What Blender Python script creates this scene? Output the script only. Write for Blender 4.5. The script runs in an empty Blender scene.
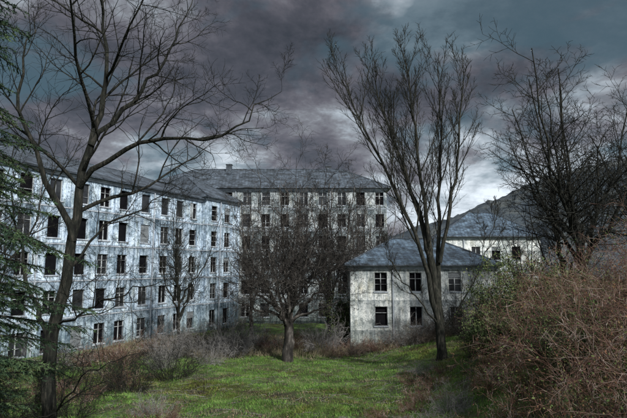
import bpy, math, random
import numpy as np
from mathutils import Vector, Matrix, Quaternion
R=math.radians
random.seed(7); rng=np.random.default_rng(7)
scene=bpy.context.scene
scene.view_settings.view_transform='Standard'; scene.view_settings.look='None'; scene.view_settings.exposure=0

# ------------------------------------------------------------ terrain
def ss(a,b,x):
    t=np.clip((np.asarray(x,float)-a)/(b-a),0,1); return t*t*(3-2*t)
def T(x,y):
    x=np.asarray(x,float); y=np.asarray(y,float)
    z=6.9*np.exp(-np.maximum(y,0)/20.0)+np.minimum(np.maximum(-y,0)*.12,6)
    z=z+ss(2,14,x)*1.9*ss(8,30,y)*(1-ss(80,150,y))
    z=z+ss(5.0,12,x)*3.4*np.exp(-((y-13)/12.0)**2)
    z=z+.10*np.sin(x*.7+1.3)*np.sin(y*.55)+.05*np.sin(x*1.9+y*1.3)
    return z
def Tz(x,y): return float(T(x,y))

# ------------------------------------------------------------ mesh helpers
def np_mesh(name,V,F,mat,k=None,smooth=False):
    V=np.ascontiguousarray(V,dtype=np.float32).reshape(-1,3); F=np.ascontiguousarray(F,dtype=np.int32)
    k=F.shape[1]
    me=bpy.data.meshes.new(name); me.vertices.add(len(V)); me.vertices.foreach_set("co",V.ravel())
    me.loops.add(F.size); me.loops.foreach_set("vertex_index",F.ravel())
    me.polygons.add(len(F)); me.polygons.foreach_set("loop_start",np.arange(0,F.size,k,dtype=np.int32))
    if smooth: me.polygons.foreach_set("use_smooth",np.ones(len(F),dtype=bool))
    me.update(calc_edges=True)
    if mat: me.materials.append(mat)
    return me
def add_obj(name,me,parent=None):
    o=bpy.data.objects.new(name,me); scene.collection.objects.link(o)
    if parent: o.parent=parent
    return o
def empty(name,loc=(0,0,0),rz=0):
    o=bpy.data.objects.new(name,None); scene.collection.objects.link(o); o.location=loc; o.rotation_euler=(0,0,rz); o.empty_display_size=.5; return o

# ------------------------------------------------------------ materials
def M(name,cols,scale=1.0,detail=6,rough=.9,bump=0.0,bscale=None,stretch=(1,1,1),spec=.2,dist=0.0,coord='Object',nrough=.65,broad=None):
    m=bpy.data.materials.new(name); m.use_nodes=True; nt=m.node_tree; N=nt.nodes; L=nt.links
    b=N['Principled BSDF']; b.inputs['Roughness'].default_value=rough; b.inputs['Specular IOR Level'].default_value=spec
    tc=N.new('ShaderNodeTexCoord'); mp=N.new('ShaderNodeMapping'); mp.inputs['Scale'].default_value=stretch
    L.new(tc.outputs[coord],mp.inputs['Vector'])
    n=N.new('ShaderNodeTexNoise'); n.inputs['Scale'].default_value=scale; n.inputs['Detail'].default_value=detail; n.inputs['Roughness'].default_value=nrough; n.inputs['Distortion'].default_value=dist
    L.new(mp.outputs[0],n.inputs['Vector'])
    r=N.new('ShaderNodeValToRGB'); r.color_ramp.elements[0].position=cols[0][0]; r.color_ramp.elements[0].color=(*cols[0][1],1)
    r.color_ramp.elements[1].position=cols[-1][0]; r.color_ramp.elements[1].color=(*cols[-1][1],1)
    for p,c in cols[1:-1]:
        e=r.color_ramp.elements.new(p); e.color=(*c,1)
    L.new(n.outputs['Fac'],r.inputs['Fac']); col=r.outputs['Color']
    if broad:   # (scale, low position, high position, tint): large patches of another tone
        n3=N.new('ShaderNodeTexNoise'); n3.inputs['Scale'].default_value=broad[0]; n3.inputs['Detail'].default_value=5; n3.inputs['Roughness'].default_value=.7
        L.new(tc.outputs[coord],n3.inputs['Vector'])
        r3=N.new('ShaderNodeValToRGB'); r3.color_ramp.elements[0].position=broad[1]; r3.color_ramp.elements[0].color=(*broad[3],1)
        r3.color_ramp.elements[1].position=broad[2]; r3.color_ramp.elements[1].color=(1,1,1,1); L.new(n3.outputs['Fac'],r3.inputs[0])
        mx=N.new('ShaderNodeMixRGB'); mx.blend_type='MULTIPLY'; mx.inputs[0].default_value=1; L.new(col,mx.inputs[1]); L.new(r3.outputs[0],mx.inputs[2]); col=mx.outputs[0]
    L.new(col,b.inputs['Base Color'])
    if bump:
        n2=N.new('ShaderNodeTexNoise'); n2.inputs['Scale'].default_value=bscale or scale*4; n2.inputs['Detail'].default_value=8
        L.new(mp.outputs[0],n2.inputs['Vector'])
        bp=N.new('ShaderNodeBump'); bp.inputs['Strength'].default_value=bump; bp.inputs['Distance'].default_value=.05
        L.new(n2.outputs['Fac'],bp.inputs['Height']); L.new(bp.outputs[0],b.inputs['Normal'])
    return m
def mixmul(nt,a_sock,b_sock,fac=1.0,mode='MULTIPLY'):
    mx=nt.nodes.new('ShaderNodeMixRGB'); mx.blend_type=mode; mx.inputs[0].default_value=fac
    nt.links.new(a_sock,mx.inputs[1]); nt.links.new(b_sock,mx.inputs[2]); return mx.outputs[0]

def plaster(name,base,dark,floor=3.4,off=.55,amt=1.0):
    m=bpy.data.materials.new(name); m.use_nodes=True; nt=m.node_tree; N=nt.nodes; L=nt.links
    b=N['Principled BSDF']; b.inputs['Roughness'].default_value=.92; b.inputs['Specular IOR Level'].default_value=.15
    tc=N.new('ShaderNodeTexCoord')
    def noise(scale,st,det=8,rough=.65):
        mp=N.new('ShaderNodeMapping'); mp.inputs['Scale'].default_value=st; L.new(tc.outputs['Object'],mp.inputs[0])
        n=N.new('ShaderNodeTexNoise'); n.inputs['Scale'].default_value=scale; n.inputs['Detail'].default_value=det; n.inputs['Roughness'].default_value=rough
        L.new(mp.outputs[0],n.inputs['Vector']); return n.outputs['Fac']
    def ramp(s,a,ca,bp,cb):
        r=N.new('ShaderNodeValToRGB'); r.color_ramp.elements[0].position=a; r.color_ramp.elements[0].color=(*ca,1)
        r.color_ramp.elements[1].position=bp; r.color_ramp.elements[1].color=(*cb,1); L.new(s,r.inputs[0]); return r.outputs[0]
    streak=ramp(noise(1.0,(3.4,3.4,.2)),.40,dark,.54,base)
    patch=ramp(noise(.38,(1,1,1.3)),.40,(.30,.36,.38),.54,(1,1,1))
    blot=ramp(noise(1.7,(1,1,.8),10,.78),.43,(.24,.27,.26),.50,(1,1,1))
    fine=ramp(noise(7,(1,1,1)),.36,(.38,.41,.44),.53,(1,1,1))
    ochre=ramp(noise(.8,(1.5,1.5,.5),6),.52,(1,1,1),.66,(.86,.80,.66))
    c=mixmul(nt,streak,patch,.8*amt); c=mixmul(nt,c,blot,.8*amt); c=mixmul(nt,c,fine,.9); c=mixmul(nt,c,ochre,.8)
    sp=N.new('ShaderNodeSeparateXYZ'); L.new(tc.outputs['Object'],sp.inputs[0])
    md=N.new('ShaderNodeMath'); md.operation='MODULO'; ad0=N.new('ShaderNodeMath'); ad0.operation='ADD'; L.new(sp.outputs['Z'],ad0.inputs[0]); ad0.inputs[1].default_value=34-off
    L.new(ad0.outputs[0],md.inputs[0]); md.inputs[1].default_value=floor
    ad1=N.new('ShaderNodeMath'); ad1.operation='MULTIPLY_ADD'; L.new(noise(1.0,(4.5,4.5,.3)),ad1.inputs[0]); ad1.inputs[1].default_value=3.2; L.new(md.outputs[0],ad1.inputs[2])
    mr1=N.new('ShaderNodeMapRange'); mr1.inputs[1].default_value=floor+.3; mr1.inputs[2].default_value=floor+1.6; L.new(ad1.outputs[0],mr1.inputs[0])
    gr=ramp(mr1.outputs[0],0,(1,1,1),1,(.26,.30,.32)); c=mixmul(nt,c,gr,.9*amt)
    ad=N.new('ShaderNodeMath'); ad.operation='MULTIPLY_ADD'; L.new(noise(1.2,(1,1,.5)),ad.inputs[0]); ad.inputs[1].default_value=-4; L.new(sp.outputs['Z'],ad.inputs[2])
    mr=N.new('ShaderNodeMapRange'); mr.inputs[1].default_value=-1.5; mr.inputs[2].default_value=2.2; L.new(ad.outputs[0],mr.inputs[0])
    foot=ramp(mr.outputs[0],0,(.36,.40,.36),1,(1,1,1)); c=mixmul(nt,c,foot)
    L.new(c,b.inputs['Base Color'])
    bp=N.new('ShaderNodeBump'); bp.inputs['Strength'].default_value=.35; bp.inputs['Distance'].default_value=.03
    L.new(noise(9,(1,1,1)),bp.inputs['Height']); L.new(bp.outputs[0],b.inputs['Normal'])
    return m
wall_blue=plaster('weathered_plaster_blue',(.70,.83,.96),(.29,.38,.49))
wall_pale=plaster('weathered_plaster_pale',(.56,.60,.61),(.24,.28,.30))
wall_cream=plaster('weathered_plaster_cream',(.86,.88,.85),(.58,.62,.62),2.8,3.0,.8)

def slate(name,c1,c2):
    m=bpy.data.materials.new(name); m.use_nodes=True; nt=m.node_tree; N=nt.nodes; L=nt.links
    b=N['Principled BSDF']; b.inputs['Roughness'].default_value=.5; b.inputs['Specular IOR Level'].default_value=.5
    tc=N.new('ShaderNodeTexCoord'); sp=N.new('ShaderNodeSeparateXYZ'); L.new(tc.outputs['Object'],sp.inputs[0])
    a=N.new('ShaderNodeMath'); a.operation='ADD'; L.new(sp.outputs[0],a.inputs[0]); L.new(sp.outputs[1],a.inputs[1])
    z=N.new('ShaderNodeMath'); z.operation='MULTIPLY'; L.new(sp.outputs[2],z.inputs[0]); z.inputs[1].default_value=2.2
    cb=N.new('ShaderNodeCombineXYZ'); L.new(a.outputs[0],cb.inputs[0]); L.new(z.outputs[0],cb.inputs[1])
    br=N.new('ShaderNodeTexBrick'); br.inputs['Scale'].default_value=1.0; br.inputs['Color1'].default_value=(*c1,1); br.inputs['Color2'].default_value=(*c2,1)
    br.inputs['Mortar'].default_value=(.02,.022,.026,1); br.inputs['Mortar Size'].default_value=.03; br.inputs['Brick Width'].default_value=.5; br.inputs['Row Height'].default_value=.36
    L.new(cb.outputs[0],br.inputs[0])
    n=N.new('ShaderNodeTexNoise'); n.inputs['Scale'].default_value=.8; n.inputs['Detail'].default_value=10; n.inputs['Roughness'].default_value=.8; L.new(tc.outputs['Object'],n.inputs[0])
    r=N.new('ShaderNodeValToRGB'); r.color_ramp.elements[0].position=.40; r.color_ramp.elements[0].color=(.22,.24,.24,1); r.color_ramp.elements[1].position=.62; r.color_ramp.elements[1].color=(1.8,1.95,2.05,1)
    L.new(n.outputs[0],r.inputs[0])
    c=mixmul(nt,br.outputs[0],r.outputs[0]); L.new(c,b.inputs['Base Color'])
    bp=N.new('ShaderNodeBump'); bp.inputs['Strength'].default_value=.6; bp.inputs['Distance'].default_value=.04; L.new(br.outputs['Fac'],bp.inputs['Height']); bp.invert=True
    L.new(bp.outputs[0],b.inputs['Normal'])
    return m
slate_mat=slate('slate_roof',(.075,.088,.105),(.035,.043,.053))
slate_light=slate('slate_roof_bluish',(.095,.13,.165),(.045,.065,.09))  # paler, bluer slate tones; same roughness as the main roof
trim_mat=M('stone_trim',[(.3,(.16,.18,.21)),(.7,(.50,.55,.60))],scale=1.5,bump=.2,stretch=(1,1,.6))
frame_mat=M('window_frame_paint',[(.40,(.05,.05,.055)),(.56,(.42,.45,.46))],scale=.5,detail=3)
glass_mat=M('dirty_glass',[(.35,(.008,.009,.011)),(.75,(.05,.055,.06))],scale=.8,rough=.22,spec=.4)
void_mat=M('room_darkness',[(.3,(.004,.004,.005)),(.8,(.012,.012,.014))],scale=.7,rough=1,spec=0)  # near-black colour painted in for the unlit room behind the opening
board_mat=M('shutter_board',[(.3,(.06,.07,.08)),(.7,(.22,.24,.25))],scale=1.4,stretch=(1,1,4))

# ------------------------------------------------------------ buildings
class MB:
    def __init__(s): s.v=[]; s.f=[]; s.m=[]
    def quad(s,a,b,c,d,m=0):
        i=len(s.v); s.v+= [a,b,c,d]; s.f.append((i,i+1,i+2,i+3)); s.m.append(m)
    def tri(s,a,b,c,m=0):
        i=len(s.v); s.v+= [a,b,c]; s.f.append((i,i+1,i+2)); s.m.append(m)
    def box(s,p0,p1,m=0,fn=None):
        x0,y0,z0=p0; x1,y1,z1=p1
        P=[(x0,y0,z0),(x1,y0,z0),(x1,y1,z0),(x0,y1,z0),(x0,y0,z1),(x1,y0,z1),(x1,y1,z1),(x0,y1,z1)]
        if fn: P=[fn(*p) for p in P]
        i=len(s.v); s.v+=P
        for f in ((0,3,2,1),(4,5,6,7),(0,1,5,4),(1,2,6,5),(2,3,7,6),(3,0,4,7)):
            s.f.append(tuple(i+k for k in f)); s.m.append(m)
    def make(s,name,mats,parent=None,loc=(0,0,0),rz=0):
        me=bpy.data.meshes.new(name); me.from_pydata(s.v,[],s.f)
        for mt in mats: me.materials.append(mt)
        me.polygons.foreach_set('material_index',s.m); me.update()
        o=add_obj(name,me,parent); o.location=loc; o.rotation_euler=(0,0,rz); return o

def block(root,W,D,z0,z1,rows,cols,wallm,loc,rz,ridge,ww=1.3,wh=2.0,side_cols=None,over=.55,slate_m=None,bands=True):
    wall=MB(); win=MB(); trim=MB(); gl=MB()
    def face(fn,length,cs):
        xs=sorted(set([0,length]+[c-ww/2 for c in cs]+[c+ww/2 for c in cs]))
        zs=sorted(set([z0,z1]+[r for r in rows]+[r+wh for r in rows]))
        def isw(xa,xb,za,zb):
            xm=(xa+xb)/2; zm=(za+zb)/2
            return any(abs(xm-c)<ww/2 for c in cs) and any(r<zm<r+wh for r in rows)
        for i in range(len(xs)-1):
            for j in range(len(zs)-1):
                if not isw(xs[i],xs[i+1],zs[j],zs[j+1]):
                    wall.quad(fn(xs[i],0,zs[j]),fn(xs[i+1],0,zs[j]),fn(xs[i+1],0,zs[j+1]),fn(xs[i],0,zs[j+1]))
        dp=.3
        for c in cs:
            for r in rows:
                a,b,lo,hi=c-ww/2,c+ww/2,r,r+wh
                wall.quad(fn(a,0,lo),fn(a,0,hi),fn(a,dp,hi),fn(a,dp,lo)); wall.quad(fn(b,0,lo),fn(b,dp,lo),fn(b,dp,hi),fn(b,0,hi))
                wall.quad(fn(a,0,hi),fn(b,0,hi),fn(b,dp,hi),fn(a,dp,hi)); wall.quad(fn(a,0,lo),fn(a,dp,lo),fn(b,dp,lo),fn(b,0,lo))
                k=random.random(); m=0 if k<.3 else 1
                if m==1: gl.quad(fn(a,dp,lo),fn(b,dp,lo),fn(b,dp,hi),fn(a,dp,hi),1)  # no glass here: flat dark sheet stands in for room shade
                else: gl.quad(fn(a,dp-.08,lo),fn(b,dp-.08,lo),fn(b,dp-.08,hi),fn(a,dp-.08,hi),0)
                t=.06; y0,y1=.12,.19
                if random.random()<.8:
                    win.box((a+.003,y0,lo+.003),(a+t,y1,hi-.003),0,fn); win.box((b-t,y0,lo+.003),(b-.003,y1,hi-.003),0,fn)
                    win.box((a+t,y0+.002,hi-t),(b-t,y1-.002,hi-.003),0,fn); win.box((a+t,y0+.002,lo+.003),(b-t,y1-.002,lo+t),0,fn)
                    if random.random()<.8: win.box((c-.04,y0+.004,lo+t),(c+.04,y1-.004,hi-t),0,fn)
                    if random.random()<.7: win.box((a+t,y0+.01,hi-.62),(b-t,y1-.01,hi-.57),0,fn)
                    if random.random()<.35: win.box((a+t,y0+.01,lo+.66),(b-t,y1-.01,lo+.70),0,fn)
                    if random.random()<.2:
                        s=random.choice([a,b]); win.box((s-.02,-.45,lo+.1),(s+.02,.11,hi-.1),0,fn)
                if random.random()<.02: win.box((a+t,.085,lo+.05),(random.choice([c,b-t]),.11,hi-.1),1,fn)
                if random.random()<.08:
                    hh=random.uniform(.4,1.0); win.box((a+t,.08,hi-hh),(b-t,.10,hi-.05),1,fn)
                trim.box((a-.1,-.09,lo-.12),(b+.1,.1,lo-.004),0,fn)
    front=lambda x,y,z:(x,y,z); back=lambda x,y,z:(W-x,D-y,z)
    left=lambda x,y,z:(y,D-x,z); right=lambda x,y,z:(W-y,x,z)
    sc=side_cols if side_cols is not None else [D*(i+.5)/max(1,int(D/3.2)) for i in range(int(D/3.2))]
    face(front,W,cols); face(back,W,cols); face(left,D,sc); face(right,D,sc)
    for fn,ln in ((front,W),(back,W),(left,D),(right,D)):
        trim.box((0,-.22,z1-.30),(ln,-.003,z1-.02),0,fn)
        trim.box((0,-.12,z1-.46),(ln,-.003,z1-.302),0,fn)
        if bands:
            for r in rows[1:]: trim.box((0,-.05,r-.62),(ln,-.002,r-.50),0,fn)
    for xx in ([W*.33,W*.72] if W>20 else [.35]):
        xx=min(cols,key=lambda c:abs(c-xx))+ww/2+.55
        if xx<W-.2: trim.box((xx-.06,-.17,z0),(xx+.06,-.055,z1-.47),0)
    roof=MB(); o=over; e=z1
    A,B,C,Dd=(-o,-o,e),(W+o,-o,e),(W+o,D+o,e),(-o,D+o,e)
    h=min(D/2+o,W/2)
    r0,r1=(h-o,D/2,ridge),(W+o-h,D/2,ridge)
    roof.quad(A,B,r1,r0); roof.quad(C,Dd,r0,r1); roof.tri(B,C,r1); roof.tri(Dd,A,r0)
    th=.14
    lo=[(p[0],p[1],p[2]-th) for p in (A,B,C,Dd)]; up=[A,B,C,Dd]
    for i in range(4): roof.quad(lo[i],lo[(i+1)%4],up[(i+1)%4],up[i],1)
    roof.quad(lo[0],lo[3],lo[2],lo[1],1)
    def cap(p,q,r=.09):
        p=Vector(p);q=Vector(q);d=(q-p).normalized();s=d.cross(Vector((0,0,1))).normalized()*r;u=s.cross(d)*1
        ring=[s,u*.9,-s,-u*.3]; i=len(roof.v)
        for b in (p,q):
            for w in ring: roof.v.append(tuple(b+w))
        for k in range(4): roof.f.append((i+k,i+(k+1)%4,i+4+(k+1)%4,i+4+k)); roof.m.append(1)
    cap(r0,r1)
    for a,b in ((A,r0),(Dd,r0),(B,r1),(C,r1)): cap(a,b)
    wall.make('walls',[wallm],root,loc,rz); win.make('window_frames',[frame_mat,board_mat],root,loc,rz)
    gl.make('panes_and_room_darkness',[glass_mat,void_mat],root,loc,rz); trim.make('sills_and_cornice',[trim_mat],root,loc,rz)
    roof.make('slate_roof',[slate_m or slate_mat,slate_mat],root,loc,rz)

hosp=empty('abandoned_hospital_building')
angA=math.atan2(.9035,.4286)
fl=3.4
rowsA=[1.0+fl*i for i in range(5)]
cA=[1.8,4.6,7.4,10.0,12.8,15.8,18.4,20.9,24.0,27.1,29.7,32.2]
block(hosp,34.0,12.5,-1,17.4,rowsA,cA,wall_blue,(-29.1,32.7,0),angA,20.2)
ux,uy=.4286,.9035
px=-29.1+ux*34.01+uy*.7; py=32.7+uy*34.01-ux*.7
block(hosp,7.6,13.0,-1,17.7,rowsA,[1.7,4.6],wall_blue,(px,py,0),angA,21.6)
rowsB=[1.15+3.35*i for i in range(6)]
cB=[1.6+2.9*i for i in range(13)]
block(hosp,37.5,13.0,-1,20.6,rowsB,cB,wall_pale,(-26.3,74,0),0,24.8,over=.7)
ch=MB()
for (x,y,z) in ((-14,79.6,24.6),(2.5,80.9,24.6)):
    ch.box((x-.45,y-.35,z-1.4),(x+.45,y+.35,z+.7)); ch.box((x-.52,y-.42,z+.7),(x+.52,y+.42,z+.84))
ch.make('chimneys',[slate_mat],hosp)

annex=empty('annex_building')
block(annex,13.9,9.5,0,8.75,[3.0,6.2],[2.9,6.2,9.9],wall_cream,(3.5,47,0),R(-1.5),11.5,ww=1.2,wh=1.8,slate_m=slate_light,over=.6,bands=False)
far=empty('outbuilding')
block(far,14.6,11,0,13.2,[2.4,5.8,9.6],[2,5,8,11],wall_cream,(19.8,75,0),R(-4),17.4,slate_m=slate_light,over=.6,bands=False)

# ------------------------------------------------------------ ground + hill
ground_mat=M('grass_ground',[(.36,(.028,.026,.018)),(.45,(.05,.06,.026)),(.52,(.055,.10,.022)),(.60,(.09,.16,.034)),(.70,(.17,.18,.09))],scale=.55,detail=14,bump=1.0,bscale=6,dist=.5,nrough=.72,broad=(.16,.40,.50,(.66,.48,.42)))
gx=np.concatenate([-np.geomspace(1500,46,30),np.linspace(-45,45,181),np.geomspace(46,1500,30)])
gy=np.concatenate([-np.geomspace(600,13,18),np.linspace(-12,90,205),np.geomspace(92,1600,34)])
X,Y=np.meshgrid(gx,gy,indexing='ij'); Z=T(X,Y)+rng.normal(0,.025,X.shape)*(np.abs(X)<46)
V=np.stack([X,Y,Z],-1).reshape(-1,3); nx,ny=X.shape; I=np.arange(nx*ny).reshape(nx,ny)
F=np.stack([I[:-1,:-1],I[1:,:-1],I[1:,1:],I[:-1,1:]],-1).reshape(-1,4)
add_obj('ground',np_mesh('ground',V,F,ground_mat,smooth=True))

hill_mat=M('wooded_hill',[(.38,(.018,.026,.038)),(.5,(.045,.058,.068)),(.62,(.11,.12,.115))],scale=.03,detail=14,bump=1,bscale=.12,nrough=.8)  # bluish, lightened tones include distance haze painted into the colour
hx=np.linspace(-500,1000,300); hy=np.linspace(240,800,120); X,Y=np.meshgrid(hx,hy,indexing='ij')
nz=sum(np.sin(X*a+Y*b+c)*w for a,b,c,w in ((.011,.006,1,5),(.023,-.017,2,3.2),(.051,.03,.4,1.8),(.11,-.09,3,.9),(.27,.2,1,.5)))
Z=(116*np.exp(-((Y-500)/115)**2)*(.16+.84*ss(-40,330,X)))+nz*ss(240,330,Y)*(1-ss(700,800,Y))-3+rng.normal(0,1.1,X.shape)
V=np.stack([X,Y,Z],-1).reshape(-1,3); nx,ny=X.shape; I=np.arange(nx*ny).reshape(nx,ny)
F=np.stack([I[:-1,:-1],I[1:,:-1],I[1:,1:],I[:-1,1:]],-1).reshape(-1,4)
add_obj('hill',np_mesh('hill',V,F,hill_mat))

# ------------------------------------------------------------ branch generator
GA=2.39996
def perp(d):
    a=Vector((0,0,1)) if abs(d.z)<.8 else Vector((1,0,0)); return d.cross(a).normalized()
def rv(): return Vector((random.gauss(0,1),random.gauss(0,1),random.gauss(0,1)))
def grow(out,p,d,L,r,lvl,c):
    n=c['n'][lvl]; pts=[p.copy()]; rr=[r]; st=L/n; tip=max(c['rmin']*.6,r*.25)
    for i in range(n):
        d=(d+rv()*c['wob'][lvl]+Vector((0,0,c['trop'][lvl]))).normalized()
        p=p+d*st; pts.append(p.copy()); rr.append(r+(tip-r)*(i+1)/n)
    out.append((pts,rr,lvl)); kids(out,pts,rr,L,lvl,c)
def kids(out,pts,rr,L,lvl,c,t0=None,cnt=None):
    if lvl>=c['max']: return
    n=cnt if cnt is not None else c['cnt'][lvl]; az=random.random()*6.28; t0=c['t0'][lvl] if t0 is None else t0
    n=max(1,int(n*random.uniform(.75,1.25)+.5))
    for i in range(n):
        t=t0+(1-t0)*(i+random.random())/n; t=min(t,.999); f=t*(len(pts)-1); k=int(f); w=f-k
        p=pts[k].lerp(pts[k+1],w); tg=(pts[k+1]-pts[k]).normalized(); rad=rr[k]*(1-w)+rr[k+1]*w
        az+=GA+random.gauss(0,.4); ang=R(random.gauss(c['ang'][lvl],9))
        s=Quaternion(tg,az)@perp(tg); d=(tg*math.cos(ang)+s*math.sin(ang)).normalized()
        l=L*c['ratio'][lvl]*(1-c['fall']*t)*random.uniform(.65,1.25)
        r=max(c['rmin'],min(rad*.72,l*c['rl']))
        grow(out,p,d,l,r,lvl+1,c)
def catmull(P,Rr,n,jit):
    P=[Vector(p) for p in P]; Q=[P[0]*2-P[1]]+P+[P[-1]*2-P[-2]]; pts=[];rr=[]
    m=len(P)-1
    for i in range(n+1):
        f=i/n*m; k=min(int(f),m-1); t=f-k; a,b,c,d=Q[k:k+4]
        q=.5*((2*b)+(c-a)*t+(2*a-5*b+4*c-d)*t*t+(3*b-a-3*c+d)*t**3)
        if 0<i: q=q+rv()*jit
        pts.append(q); rr.append(Rr[0]+(Rr[1]-Rr[0])*(i/n)**.8)
    return pts,rr
def limb(out,P,r0,r1,c,t0=.3,cnt=None,n=14,jit=.06):
    pts,rr=catmull(P,(r0,r1),n,jit); L=sum((pts[i+1]-pts[i]).length for i in range(n))
    out.append((pts,rr,0)); kids(out,pts,rr,L,0,c,t0,cnt)
def tubes(name,out,mat):
    groups={}
    for pts,rr,l in out: groups.setdefault((len(pts),8 if l==0 and rr[0]>.08 else (4 if l<=1 else 3)),[]).append((pts,rr))
    Vs=[];Fs=[];off=0
    for (n,k),bs in groups.items():
        P=np.array([[tuple(p) for p in b[0]] for b in bs]); Rr=np.array([b[1] for b in bs])
        B=len(bs); t=np.gradient(P,axis=1); t/=np.linalg.norm(t,axis=2,keepdims=True)+1e-9
        ov=np.abs(P[:,-1]-P[:,0]); ref=np.eye(3)[np.argmin(ov,axis=1)][:,None,:]
        u=np.cross(t,ref); u/=np.linalg.norm(u,axis=2,keepdims=True)+1e-9; v=np.cross(t,u)
        a=np.arange(k)*2*np.pi/k
        Rg=Rr[:,:,None,None]
        if k==8: Rg=Rg*(1+.10*rng.normal(0,1,(B,n,k,1)))
        ringv=P[:,:,None,:]+Rg*(np.cos(a)[None,None,:,None]*u[:,:,None,:]+np.sin(a)[None,None,:,None]*v[:,:,None,:])
        Vs.append(ringv.reshape(-1,3)); I=np.arange(B*n*k).reshape(B,n,k)+off; J=np.roll(I,-1,axis=2)
        Fs.append(np.stack([I[:,:-1],J[:,:-1],J[:,1:],I[:,1:]],-1).reshape(-1,4)); off+=B*n*k
    return np_mesh(name,np.concatenate(Vs),np.concatenate(Fs),mat,smooth=True)

bark_dark=M('bark_dark',[(.36,(.005,.005,.005)),(.52,(.016,.018,.014)),(.64,(.045,.041,.034))],scale=4,stretch=(3,3,.5),bump=1,bscale=8)
bark_grey=M('bark_grey',[(.36,(.007,.007,.007)),(.52,(.021,.023,.017)),(.64,(.06,.055,.046))],scale=4,stretch=(3,3,.5),bump=1,bscale=8)
bark_brown=M('bark_brown',[(.3,(.025,.020,.018)),(.7,(.11,.09,.075))],scale=1.2,bump=.3)
cane_mat=M('bramble_cane',[(.37,(.035,.022,.018)),(.46,(.14,.075,.055)),(.54,(.24,.16,.125)),(.62,(.42,.36,.32))],scale=1.6,detail=8,broad=(.5,.38,.58,(.5,.45,.43)))
grey_twig=M('grey_twig',[(.35,(.05,.05,.05)),(.65,(.29,.28,.27))],scale=.8,detail=6)

base=dict(n=[10,7,5,4,3],wob=[.05,.14,.17,.2,.22],trop=[.02,.05,.05,.04,.02],cnt=[12,8,6,4,3],t0=[.25,.2,.15,.15,.1],ang=[45,45,45,42,40],ratio=[.42,.5,.55,.6,.6],fall=.55,rl=.016,rmin=.010,max=4)
def cfg(**k):
    c=dict(base); c.update(k); return c

# --- large foreground tree at the left
o=[]; c=cfg(rmin=.0048,rl=.012,cnt=[10,9,7,5,0],max=3,ang=[50,46,44,42,40],ratio=[.42,.55,.6,.6,.6],trop=[.02,.02,.03,.02,.02],n=[10,9,6,5,3],wob=[.05,.12,.14,.18,.2])
y0=15.0
limb(o,[(-8.0,y0,2.9),(-7.8,y0,6.5),(-7.5,y0,8.96),(-7.3,y0+.1,11.1),(-6.95,y0+.2,13.3),(-6.8,y0+.3,14.8),(-7.0,y0+.2,16.8),(-7.2,y0,19.2)],.23,.02,c,t0=.35,cnt=18,n=22)
limb(o,[(-7.3,y0,11),(-6.0,y0-.3,12.1),(-4.6,y0-.5,12.4),(-3.1,y0-.8,12.3),(-1.9,y0-1,12.9),(-1.0,y0-1,13.8)],.10,.008,c,t0=.2,cnt=16)
limb(o,[(-7.0,y0,12.3),(-5.8,y0+.5,14.2),(-4.9,y0+.9,15.9),(-4.1,y0+1,18)],.10,.01,c,t0=.2,cnt=14)
limb(o,[(-7.4,y0,9.3),(-8.2,y0-.5,11.4),(-8.9,y0-.8,13.9),(-8.6,y0-.6,16.4)],.12,.01,c,t0=.2,cnt=14)
limb(o,[(-7.8,y0,6.8),(-6.6,y0-.8,7.2),(-5.2,y0-1.4,7.9),(-3.7,y0-2,8.2)],.05,.006,c,t0=.2,cnt=12)
limb(o,[(-7.8,y0,6.0),(-9.0,y0+.8,7.5),(-10.0,y0+1.4,9.8),(-10.4,y0+1.5,12)],.10,.01,c,t0=.2,cnt=10)
limb(o,[(-8.0,y0,3.6),(-7.1,y0-1,4.6),(-5.9,y0-1.6,5.7),(-4.4,y0-2.1,6.4)],.045,.006,c,t0=.15,cnt=12)
limb(o,[(-7.6,y0,8.2),(-6.9,y0+.8,9.8),(-5.6,y0+1.5,10.6),(-4.6,y0+2.0,11.6)],.06,.006,c,t0=.2,cnt=12)
add_obj('bare_tree',tubes('bare_tree_near',o,bark_dark))

# --- tall many-stemmed poplar
o=[]; c=cfg(rmin=.0125,rl=.0125,cnt=[14,8,6,3,0],max=3,ang=[25,27,30,38,40],ratio=[.30,.5,.55,.6,.6],trop=[.02,.12,.10,.06,.02],fall=.5,wob=[.04,.06,.09,.12,.2])
d=33.0
limb(o,[(8.5,d,.6),(8.4,d,4.2),(8.0,d,8.2),(7.6,d,10.9)],.38,.21,c,t0=.6,cnt=3)
limb(o,[(8.35,d,4.8),(6.9,d-.6,10.2),(5.0,d-1,14.4),(3.0,d-1.3,18.5),(1.5,d-1.4,22.0)],.19,.02,c,t0=.2,cnt=26)
limb(o,[(7.7,d,10.3),(6.3,d+.4,15.6),(5.0,d+.7,19.4),(4.1,d+.8,23)],.17,.02,c,t0=.12,cnt=24)
limb(o,[(7.9,d,9.2),(7.2,d-.5,14.9),(6.8,d-.8,19.2),(6.1,d-1,23.2)],.18,.02,c,t0=.15,cnt=24)
limb(o,[(8.35,d,6.1),(8.6,d+.4,11.5),(9.0,d+.6,17.4),(8.9,d+.5,22.8)],.19,.02,c,t0=.25,cnt=26)
limb(o,[(8.5,d,8.8),(9.5,d-.6,14.2),(9.9,d-1,18.6),(10.3,d-1,22.0)],.15,.02,c,t0=.2,cnt=20)
limb(o,[(8.1,d,7),(7.4,d+1.2,12),(6.2,d+2.2,16.6),(5.6,d+2.6,20.4)],.12,.02,c,t0=.2,cnt=18)
limb(o,[(8.4,d,4.2),(10.0,d-.4,6.5),(11.4,d-.8,9.5),(12,d-1,12.5)],.08,.012,c,t0=.2,cnt=11)
limb(o,[(8.3,d,4.6),(6.6,d-.6,6.8),(5.2,d-1,8.4),(4.4,d-1.1,10.4)],.07,.012,c,t0=.2,cnt=11)
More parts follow.
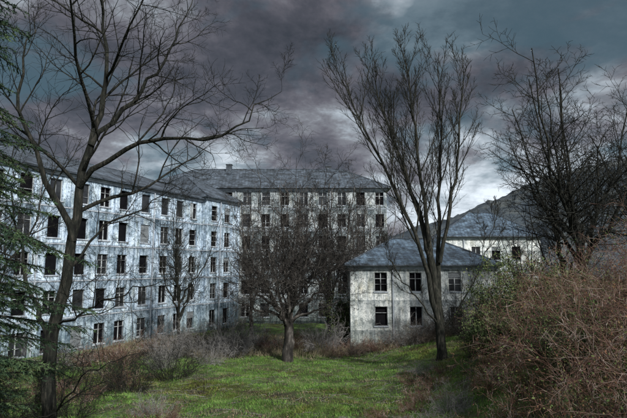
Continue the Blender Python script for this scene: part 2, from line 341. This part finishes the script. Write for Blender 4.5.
poplar=add_obj('poplar_tree',tubes('poplar_tree',o,bark_grey))

# --- dense, spreading tree in the middle of the lawn
o=[]; c=cfg(rmin=.0115,rl=.012,cnt=[15,9,6,5,0],max=3,ang=[48,46,44,42,40],ratio=[.38,.52,.55,.6,.6],trop=[.02,.02,.0,-.02,0],fall=.4)
bx,by=-2.1,41.0; gz=Tz(bx,by)
limb(o,[(bx,by,gz-.2),(bx+.05,by,2.2),(bx+.1,by,3.6),(bx,by,5.2)],.50,.30,c,t0=.6,cnt=3,n=8)
for tx,ty,tz in ((-7.4,0,9.6),(-7.2,1,14.0),(-4.9,-1.3,17.2),(-1.4,1,18.2),(1.3,-1,17.0),(3.5,1,11.6),(3.0,-1.5,6.6),(-6.8,-2,6.2),(-2.3,-4,13),(-.5,4,14),(-3.5,3.5,12),(.7,-3.4,9.5),(-4.2,-3.6,9),(3.0,0,14)):
    p0=Vector((bx,by,random.uniform(3,5.0))); p3=Vector((tx,by+ty,tz)); m=p0.lerp(p3,.5); m.x+= (p3.x-p0.x)*.12; m.y+=(p3.y-p0.y)*.12
    limb(o,[p0,p0.lerp(m,.5)+Vector((0,0,.15)),m,p3],random.uniform(.13,.19),.015,c,t0=.18,cnt=16,n=12,jit=.1)
twig_grey=M('twig_grey_brown',[(.36,(.012,.011,.010)),(.52,(.042,.038,.034)),(.64,(.14,.13,.12))],scale=1.2,stretch=(2,2,.8),detail=8)
add_obj('spreading_tree',tubes('spreading_tree',o,twig_grey))

# --- other bare trees
def broad(name,H,spread,mat,r=.3,nl=9,cnt=13,seed=1,lean=0,rmin=.012):
    random.seed(seed); o=[]; c=cfg(rmin=rmin,rl=.014,cnt=[cnt,7,5,4,0],max=3,ang=[46,46,44,42,40],ratio=[.38,.52,.55,.6,.6],trop=[.02,.04,.03,.02,0],fall=.45,wob=[.04,.10,.13,.16,.2])
    limb(o,[(0,0,-.3),(lean*.1,0,H*.15),(lean*.2,.1,H*.3),(lean*.3,0,H*.42)],r,r*.6,c,t0=.5,cnt=4,n=8)
    for i in range(nl):
        a=i*GA+random.random(); q=random.uniform(.45,1)*spread; hz=H*random.uniform(.62,1.0) if i%3 else H*random.uniform(.95,1.0)
        if i%3==0: q*=.4
        p0=Vector((lean*.2,0,H*random.uniform(.18,.38))); p3=Vector((math.cos(a)*q+lean,math.sin(a)*q,hz)); m=p0.lerp(p3,.5)+Vector((math.cos(a)*q*.15,math.sin(a)*q*.15,-H*.02))
        limb(o,[p0,p0.lerp(m,.5)+Vector((0,0,.1)),m,p3],r*random.uniform(.42,.6),.03,c,t0=.2,cnt=cnt,n=12,jit=.1)
    return tubes(name,o,mat)
bA=broad('broad_tree_a',19,7.2,bark_dark,.34,12,15,seed=11,lean=-.8,rmin=.014)
bB=broad('broad_tree_b',15,5.0,bark_grey,.22,9,11,seed=23)
bC=broad('broad_tree_c',12,3.2,twig_grey,.18,8,12,seed=31)
def put(name,me,x,y,rz=0,s=1,sz=None,dz=0):
    ob=add_obj(name,me); ob.location=(x,y,Tz(x,y)-.1+dz); ob.rotation_euler=(0,0,rz); ob.scale=(s,s,sz or s); return ob
put('walnut_tree',bA,19.4,35,.3,1.08,1.05)
put('walnut_tree',bA,27.0,37,2.1,1.0)
put('walnut_tree',bB,23.5,46,1.1,1.05)
put('walnut_tree',bB,-24.5,33,.5,1.1)
put('walnut_tree',bB,-16.5,23,2.6,.85)
put('walnut_tree',bB,-13.0,48,1.9,.8,.95)
put('ash_tree',bC,1.6,52,.4,1.4,1.45)
put('ash_tree',bC,-2.5,57,2.4,1.4,1.5)
put('ash_tree',bC,-7.2,58,1.9,1.35,1.35)
put('ash_tree',bC,5.0,60,5,1.3,1.4)
put('ash_tree',bC,9.0,64,3.3,1.3,1.35)
put('ash_tree',bC,18,42,5,.8)

# --- shrubs
def shrub(name,mat,seed,stems=50,H=2.6,spread=1.5,rmin=.008,ang=.8):
    random.seed(seed); o=[]; c=cfg(rmin=rmin,rl=.006,n=[6,5,3,3,3],cnt=[7,5,0,0,0],max=2,ang=[38,42,42,40,40],ratio=[.45,.5,.5,.5,.5],trop=[-.01,-.02,0,0,0],wob=[.16,.18,.2,.2,.2],fall=.4,t0=[.2,.2,.2,.2,.2])
    for i in range(stems):
        a=random.random()*6.28; q=math.sqrt(random.random())*spread*.5
        p=Vector((math.cos(a)*q,math.sin(a)*q,-.15)); dd=Vector((math.cos(a)*random.uniform(.1,ang),math.sin(a)*random.uniform(.1,ang),1)).normalized()
        grow(o,p,dd,H*random.uniform(.4,1.15),.018,0,c)
    return tubes(name,o,mat)
sA=shrub('shrub_a',grey_twig,3,ang=1.4); sB=shrub('shrub_b',bark_brown,5,55,2.4,1.8); sC=shrub('shrub_c',bark_dark,9,40,3.0,1.6,ang=1.2)
sD=shrub('shrub_d',cane_mat,19,45,1.8,2.4,ang=1.6)
random.seed(77)
def rowsh(meshes,pts,smin,smax):
    for x,y in pts: put('bare_shrub',random.choice(meshes),x+random.uniform(-.4,.4),y+random.uniform(-.4,.4),random.random()*6.28,random.uniform(smin,smax),random.uniform(smin*.8,smax*1.1))
rowsh([sA,sD,sB],[(2.2,44.5),(3.6,43),(4.8,44.4),(6.3,43.4),(8,44.2),(9.6,43),(11.5,43.5),(13.4,42),(15.5,42)],.6,1.0)
rowsh([sA,sC,sB,sD],[(-8,48),(-10,46),(-12,47),(-5.5,50),(-3,48),(.5,47),(-14,45),(-9,53),(-17.5,41),(-12,42),(-19,38),(-7,44),(-15.5,38)],.8,1.35)
rowsh([sA,sD,sC],[(-9,33),(-11,30),(-10,27),(-12.5,25),(-9.6,21),(-14,28),(-8,38),(-11,37),(-12.5,33)],.45,.95)
rowsh([sB,sD],[(10.2,30),(11,27),(11.6,33)],.5,.8)
rowsh([sB,sC],[(14,36),(16,34),(18,31),(21,33),(13,40),(20,38)],1.0,1.5)
rowsh([sA,sD,sD],[(4.0,21),(5.0,23.5),(6.2,26),(5.2,19.5),(4.2,17.8),(7.6,28.5),(3.2,19.6),(6.6,30.5),(5.6,28),(-6.4,21),(-5.6,18.6)],.24,.5)

# --- bramble thicket on the right bank
random.seed(5); o=[]; c=cfg(rmin=.0048,rl=.004,n=[9,5,3,3,3],cnt=[9,4,0,0,0],max=2,ang=[50,44,40,40,40],ratio=[.36,.5,.5,.5,.5],trop=[-.05,-.02,0,0,0],wob=[.13,.18,.2,.2,.2],fall=.3,t0=[.15,.2,.2,.2,.2])
cnt=0
while cnt<950:
    y=random.uniform(8.5,26); x=random.uniform(4.0,18)
    lim=4.5+.19*(y-8)+.6*math.sin(y*1.1)
    if x<lim or x>.70*y+2.0: continue
    cnt+=1
    p=Vector((x,y,Tz(x,y)-.1)); a=random.random()*6.28; q=random.uniform(.1,.8)
    edge=min(1,(x-lim)/3.0+.3)*(.62 if math.sin(x*1.7+y*.9)*math.sin(y*1.3-x*.6)<-.25 else 1)
    grow(o,p,Vector((math.cos(a)*q,math.sin(a)*q,1.3)).normalized(),random.uniform(1.3,4.2)*edge,.009,0,c)
thicket=add_obj('bramble_thicket',tubes('bramble_thicket',o,cane_mat))
def leafcloud(C,size,asp=.6):
    C=np.asarray(C); n=len(C); a=rng.normal(size=(n,3)); a/=np.linalg.norm(a,axis=1,keepdims=True); b=np.cross(a,rng.normal(size=(n,3))); b/=np.linalg.norm(b,axis=1,keepdims=True)
    s=size*rng.uniform(.6,1.3,(n,1))
    V=np.stack([C-a*s,C+b*s*asp,C+a*s,C-b*s*asp],1).reshape(-1,3); F=np.arange(4*n).reshape(n,4); return V,F
src=[b for b in o if b[2]>=1]
pts=np.array([tuple(random.choice(b[0][2:])) for b in random.choices(src,k=44000)])
pts+=rng.normal(0,.04,pts.shape)
dead_leaf=M('withered_leaf',[(.40,(.07,.032,.020)),(.47,(.18,.09,.052)),(.51,(.10,.11,.04)),(.60,(.05,.11,.03))],scale=.7,detail=7,nrough=.75)
V,F=leafcloud(pts,.030); add_obj('withered_leaves',np_mesh('withered_leaves',V,F,dead_leaf),thicket)

# --- leafy evergreen shrubs
leaf_olive=M('olive_leaf',[(.38,(.018,.032,.014)),(.50,(.055,.085,.03)),(.62,(.15,.17,.07))],scale=1.8,detail=7)
def leafy(name,x,y,H,rad,n,size,mat=leaf_olive,seed=1):
    random.seed(seed); o=[]; c=cfg(rmin=.008,rl=.008,n=[7,5,4,3,3],cnt=[10,6,0,0,0],max=2,ang=[42,42,40,40,40],ratio=[.42,.5,.5,.5,.5],trop=[.02,.05,.05,0,0],wob=[.12,.17,.2,.2,.2],fall=.4)
    for i in range(26):
        a=random.random()*6.28; q=math.sqrt(random.random())
        grow(o,Vector((math.cos(a)*q*rad*.35,math.sin(a)*q*rad*.35,-.2)),Vector((math.cos(a)*q*rad/H,math.sin(a)*q*rad/H,1)).normalized(),H*random.uniform(.5,1.1)*(1-.25*q),.03,0,c)
    root=add_obj(name,tubes(name,o,bark_brown)); root.location=(x,y,Tz(x,y))
    src=[b for b in o if b[2]>=1]; C=np.array([tuple(random.choice(b[0][1:])) for b in random.choices(src,k=n)])+rng.normal(0,.11,(n,3))
    V,F=leafcloud(C,size); add_obj('leaves',np_mesh(name+'_leaves',V,F,mat),root)
leafy('evergreen_shrub',11.2,27.0,5.2,3.0,20000,.06,seed=2)
leafy('evergreen_shrub',14.6,28,5.0,2.8,14000,.06,seed=3)
leafy('evergreen_shrub',9.3,25,3.2,2.0,9000,.055,seed=4)
leafy('evergreen_shrub',18.2,29,4.6,2.6,10000,.06,seed=6)
leafy('evergreen_shrub',8.6,16.5,2.4,1.8,9000,.04,seed=12)
leafy('evergreen_shrub',6.4,11.2,1.6,1.3,7000,.03,seed=13)
leafy('evergreen_shrub',3.0,50.5,6.0,1.8,8000,.08,seed=8)
leafy('evergreen_shrub',-10.6,17,2.8,1.8,7000,.045,seed=9)

# --- fir at the left edge
needle=M('fir_needle',[(.36,(.009,.020,.014)),(.50,(.026,.054,.028)),(.64,(.085,.13,.055))],scale=2.2,detail=4)
random.seed(15); o=[]; N0=[];N1=[]
fx,fy=-8.0,10.4; fz=Tz(fx,fy)
o.append(([Vector((0,0,-.2+17*i/10)) for i in range(11)],[.24-.021*i for i in range(11)],0))
for i in range(175):
    h=.4+15.0*((i+random.random())/175)**1.12; a=i*GA+random.gauss(0,.3); Lb=(3.5*(1-h/18.5)+.5)*random.uniform(.7,1.1)
    if h>6.0: Lb*=.72
    d0=Vector((math.cos(a),math.sin(a),.10)).normalized(); pts=[];rr=[];p=Vector((0,0,h)); n=9
    for k in range(n+1):
        pts.append(p.copy()); rr.append(.032*(1-k/n)+.005); d0=(d0+Vector((0,0,-.055+.02*(k>6)*4))+rv()*.03).normalized(); p=p+d0*Lb/n
    o.append((pts,rr,1))
    side=Vector((0,0,1)).cross(d0).normalized()
    ns=int(Lb*10)
    for j in range(ns):
        t=.18+.82*(j+random.random())/ns; f=t*n*.999; k=int(f); q=pts[k].lerp(pts[k+1],f-k); tg=(pts[k+1]-pts[k]).normalized()
        sg=1 if j%2 else -1; l=(.25+.95*(1-t))*random.uniform(.6,1.1)*min(1,Lb/3+.2); dd=(tg*.75+side*sg*.8+Vector((0,0,-.12))+rv()*.08).normalized()
        sp_=[q]
        for m in range(4): dd=(dd+Vector((0,0,-.08))+rv()*.05).normalized(); sp_.append(sp_[-1]+dd*l/4)
        o.append((sp_,[.008,.006,.005,.004,.003],2))
        nn=int(l*85)
        for m in range(nn):
            u=random.random()*3.999; kk=int(u); b=sp_[kk].lerp(sp_[kk+1],u-kk); ax=(sp_[kk+1]-sp_[kk]).normalized()
            nd=(ax*.7+rv()*.55); nd.z-=.15; nd.normalize(); N0.append(tuple(b)); N1.append(tuple(nd*random.uniform(.05,.10)))
fir=add_obj('fir_tree',tubes('fir_tree',o,bark_dark)); fir.location=(fx,fy,fz)
A=np.array(N0);D=np.array(N1); W=np.cross(D,rng.normal(size=D.shape)); W/=np.linalg.norm(W,axis=1,keepdims=True); W*=.011
V=np.stack([A-W,A+W,A+D],1).reshape(-1,3); F=np.arange(len(V)).reshape(-1,3)
add_obj('needles',np_mesh('fir_needles',V,F,needle),fir)

# ------------------------------------------------------------ grass
def lump(x,y):
    return .5+.2*np.sin(x*.9+np.sin(y*.7)*2)+.2*np.sin(y*1.1+x*.35+2)+.15*np.sin(x*2.7+y*.8)*np.sin(y*2.1-x)+.12*np.sin(x*5.3+y*1.7)*np.sin(y*4.1-x*2)
def grass(name,n,x0,x1,ya,yb,h0,h1,w,mat,thr,sd,sg=1):
    r=np.random.default_rng(sd); x=r.uniform(x0,x1,n); y=ya+(yb-ya)*r.uniform(0,1,n)**1.2
    den=lump(x,y); den=(den if sg>0 else 1-den)+r.normal(0,.16,n)
    k=(den>thr)&(np.abs(x)<.68*y+3); x=x[k];y=y[k]; n=len(x)
    z=T(x,y)-.02; h=r.uniform(h0,h1,n)*(.4+.9*np.clip(den[k],0,1)); a=r.uniform(0,6.28,n); w=w*r.uniform(.6,1.4,n)
    b=np.stack([x,y,z],-1); s=np.stack([np.cos(a)*w,np.sin(a)*w,0*w],-1); l=np.stack([r.normal(0,.55,n)*h,r.normal(0,.55,n)*h,h],-1)
    V=np.stack([b-s,b+s,b+l],1).reshape(-1,3); F=np.arange(3*n).reshape(n,3)
    add_obj(name,np_mesh(name,V,F,mat))
grass_mat=M('grass_blade',[(.37,(.035,.045,.018)),(.46,(.06,.11,.024)),(.54,(.11,.22,.04)),(.65,(.25,.31,.12))],scale=.8,detail=12,dist=.5,nrough=.78,broad=(.16,.40,.50,(.95,.62,.6)))
dry_mat=M('dry_grass',[(.35,(.06,.048,.032)),(.65,(.28,.25,.16))],scale=.9,detail=8)
grass('grass',270000,-24,18,14,50,.05,.20,.016,grass_mat,.40,1)
grass('dry_grass',60000,-24,20,10,46,.06,.22,.010,dry_mat,.50,2,-1)
grass('undergrowth',36000,-20,18,43,58,.25,.8,.020,dry_mat,.3,3)
random.seed(41); o=[]
for i in range(1100):
    y=random.uniform(14,46); x=random.uniform(-.6*y,.35*y)
    if random.random()<.5: x=random.gauss(-7,3.0) if random.random()<.5 else random.gauss(4.5,2.0)
    a=random.random()*6.28; l=random.uniform(.2,1.1); p=Vector((x,y,0)); ps=[]
    for k in range(5):
        a+=random.gauss(0,.25); ps.append(Vector((p.x,p.y,Tz(p.x,p.y)+.03+random.random()*.06))); p=p+Vector((math.cos(a),math.sin(a),0))*l/4
    o.append((ps,[.011,.010,.009,.007,.005],2))
add_obj('fallen_twigs',tubes('fallen_twigs',o,grey_twig))
n=11000; y=rng.uniform(13,48,n); x=rng.uniform(-.62,.42,n)*y; C=np.stack([x,y,T(x,y)+.03+rng.uniform(0,.05,n)],-1)
V,F=leafcloud(C,.035); add_obj('leaf_litter',np_mesh('leaf_litter',V,F,M('leaf_litter',[(.4,(.06,.035,.022)),(.6,(.26,.19,.12))],scale=3)))

# ------------------------------------------------------------ world + sun
w=bpy.data.worlds.new("World"); scene.world=w; w.use_nodes=True; nt=w.node_tree; N=nt.nodes; L=nt.links
bg=N['Background']; bg.inputs['Strength'].default_value=.1
sun_el=R(36); sun_az=R(148)
sky=N.new('ShaderNodeTexSky'); sky.sky_type='NISHITA'; sky.sun_disc=False; sky.sun_elevation=sun_el; sky.sun_rotation=sun_az
tc=N.new('ShaderNodeTexCoord'); sp=N.new('ShaderNodeSeparateXYZ'); L.new(tc.outputs['Generated'],sp.inputs[0])
def math_(op,a,b=None,c=None):
    n=N.new('ShaderNodeMath'); n.operation=op
    for i,v in enumerate((a,b,c)):
        if v is None: continue
        if isinstance(v,(int,float)): n.inputs[i].default_value=v
        else: L.new(v,n.inputs[i])
    return n.outputs[0]
zc=math_('ADD',math_('MAXIMUM',sp.outputs[2],0.0),.30)
cx=math_('DIVIDE',sp.outputs[0],zc); cy=math_('DIVIDE',sp.outputs[1],zc)
cb=N.new('ShaderNodeCombineXYZ'); L.new(cx,cb.inputs[0]); L.new(cy,cb.inputs[1]); cb.inputs[2].default_value=5.2
def wn(scale,det,dist,rough=.55):
    n=N.new('ShaderNodeTexNoise'); n.inputs['Scale'].default_value=scale; n.inputs['Detail'].default_value=det; n.inputs['Distortion'].default_value=dist; n.inputs['Roughness'].default_value=rough
    L.new(cb.outputs[0],n.inputs[0]); return n.outputs[0]
n1=wn(1.1,2,.15); n2=wn(3.0,6,.15,.64)
v=math_('ADD',math_('MULTIPLY',n1,.52),math_('MULTIPLY',n2,.48))
v=math_('ADD',.5,math_('MULTIPLY',math_('SUBTRACT',v,.5),2.7))
def lobe(d,k,wt):
    global v
    d=Vector(d).normalized(); dn=N.new('ShaderNodeVectorMath'); dn.operation='DOT_PRODUCT'; L.new(tc.outputs['Generated'],dn.inputs[0]); dn.inputs[1].default_value=tuple(d)
    v=math_('ADD',v,math_('MULTIPLY',math_('POWER',math_('MAXIMUM',dn.outputs['Value'],0.0),k),wt))
lobe((-.30,.97,.21),60,.30); lobe((.42,.98,.20),45,.34); lobe((.18,.94,.55),140,.20); lobe((-.12,.96,.48),25,-.07)
rp=N.new('ShaderNodeValToRGB'); els=rp.color_ramp.elements
els[0].position=.20; els[0].color=(.040,.046,.056,1); els[1].position=.90; els[1].color=(.82,.90,.98,1)
for p,cc in ((.38,(.088,.090,.108)),(.50,(.155,.150,.175)),(.60,(.25,.26,.29)),(.70,(.46,.52,.58))):
    e=els.new(p); e.color=(*cc,1)
L.new(v,rp.inputs[0])
gapn=wn(1.6,5,.2,.6)
bd=Vector((.52,.90,.42)).normalized(); dn=N.new('ShaderNodeVectorMath'); dn.operation='DOT_PRODUCT'; L.new(tc.outputs['Generated'],dn.inputs[0]); dn.inputs[1].default_value=tuple(bd)
gv=math_('ADD',gapn,math_('MULTIPLY',math_('POWER',math_('MAXIMUM',dn.outputs['Value'],0.0),12),.13))
mr=N.new('ShaderNodeMapRange'); mr.inputs[1].default_value=.56; mr.inputs[2].default_value=.66; mr.inputs[4].default_value=.8; L.new(gv,mr.inputs[0])
gm=N.new('ShaderNodeMixRGB'); L.new(mr.outputs[0],gm.inputs[0]); L.new(rp.outputs[0],gm.inputs[1]); gm.inputs[2].default_value=(.075,.14,.18,1)
hz=math_('POWER',math_('SUBTRACT',1.0,math_('MINIMUM',math_('MAXIMUM',sp.outputs[2],0.0),1.0)),7.0)
sdx,sdy=math.sin(sun_az),math.cos(sun_az)
dt=math_('MAXIMUM',math_('ADD',math_('MULTIPLY',sp.outputs[0],sdx),math_('MULTIPLY',sp.outputs[1],sdy)),0.0)
gain=math_('ADD',math_('ADD',.84,math_('MULTIPLY',hz,.9)),math_('MULTIPLY',dt,3.4))
sc=N.new('ShaderNodeVectorMath'); sc.operation='SCALE'; L.new(gm.outputs[0],sc.inputs[0]); L.new(math_('MULTIPLY',gain,10.0),sc.inputs['Scale'])
mx=N.new('ShaderNodeMixRGB'); mx.inputs[0].default_value=.95; L.new(sky.outputs[0],mx.inputs[1]); L.new(sc.outputs[0],mx.inputs[2])
L.new(mx.outputs[0],bg.inputs['Color'])

sl=bpy.data.lights.new('sun','SUN'); sl.energy=4.9; sl.angle=R(2); sl.color=(1,.97,.92)
so=bpy.data.objects.new('sun',sl); scene.collection.objects.link(so)
dirv=Vector((math.cos(sun_el)*sdx,math.cos(sun_el)*sdy,math.sin(sun_el)))
so.rotation_euler=dirv.to_track_quat('Z','Y').to_euler(); so.location=dirv*60

cam=bpy.data.cameras.new('camera'); cam.lens=28; cam.sensor_width=36; cam.clip_end=4000; cam.clip_start=.1
co=bpy.data.objects.new('camera',cam); scene.collection.objects.link(co); co.location=(0,0,8.5); co.rotation_euler=(R(96.8),0,0)
scene.camera=co
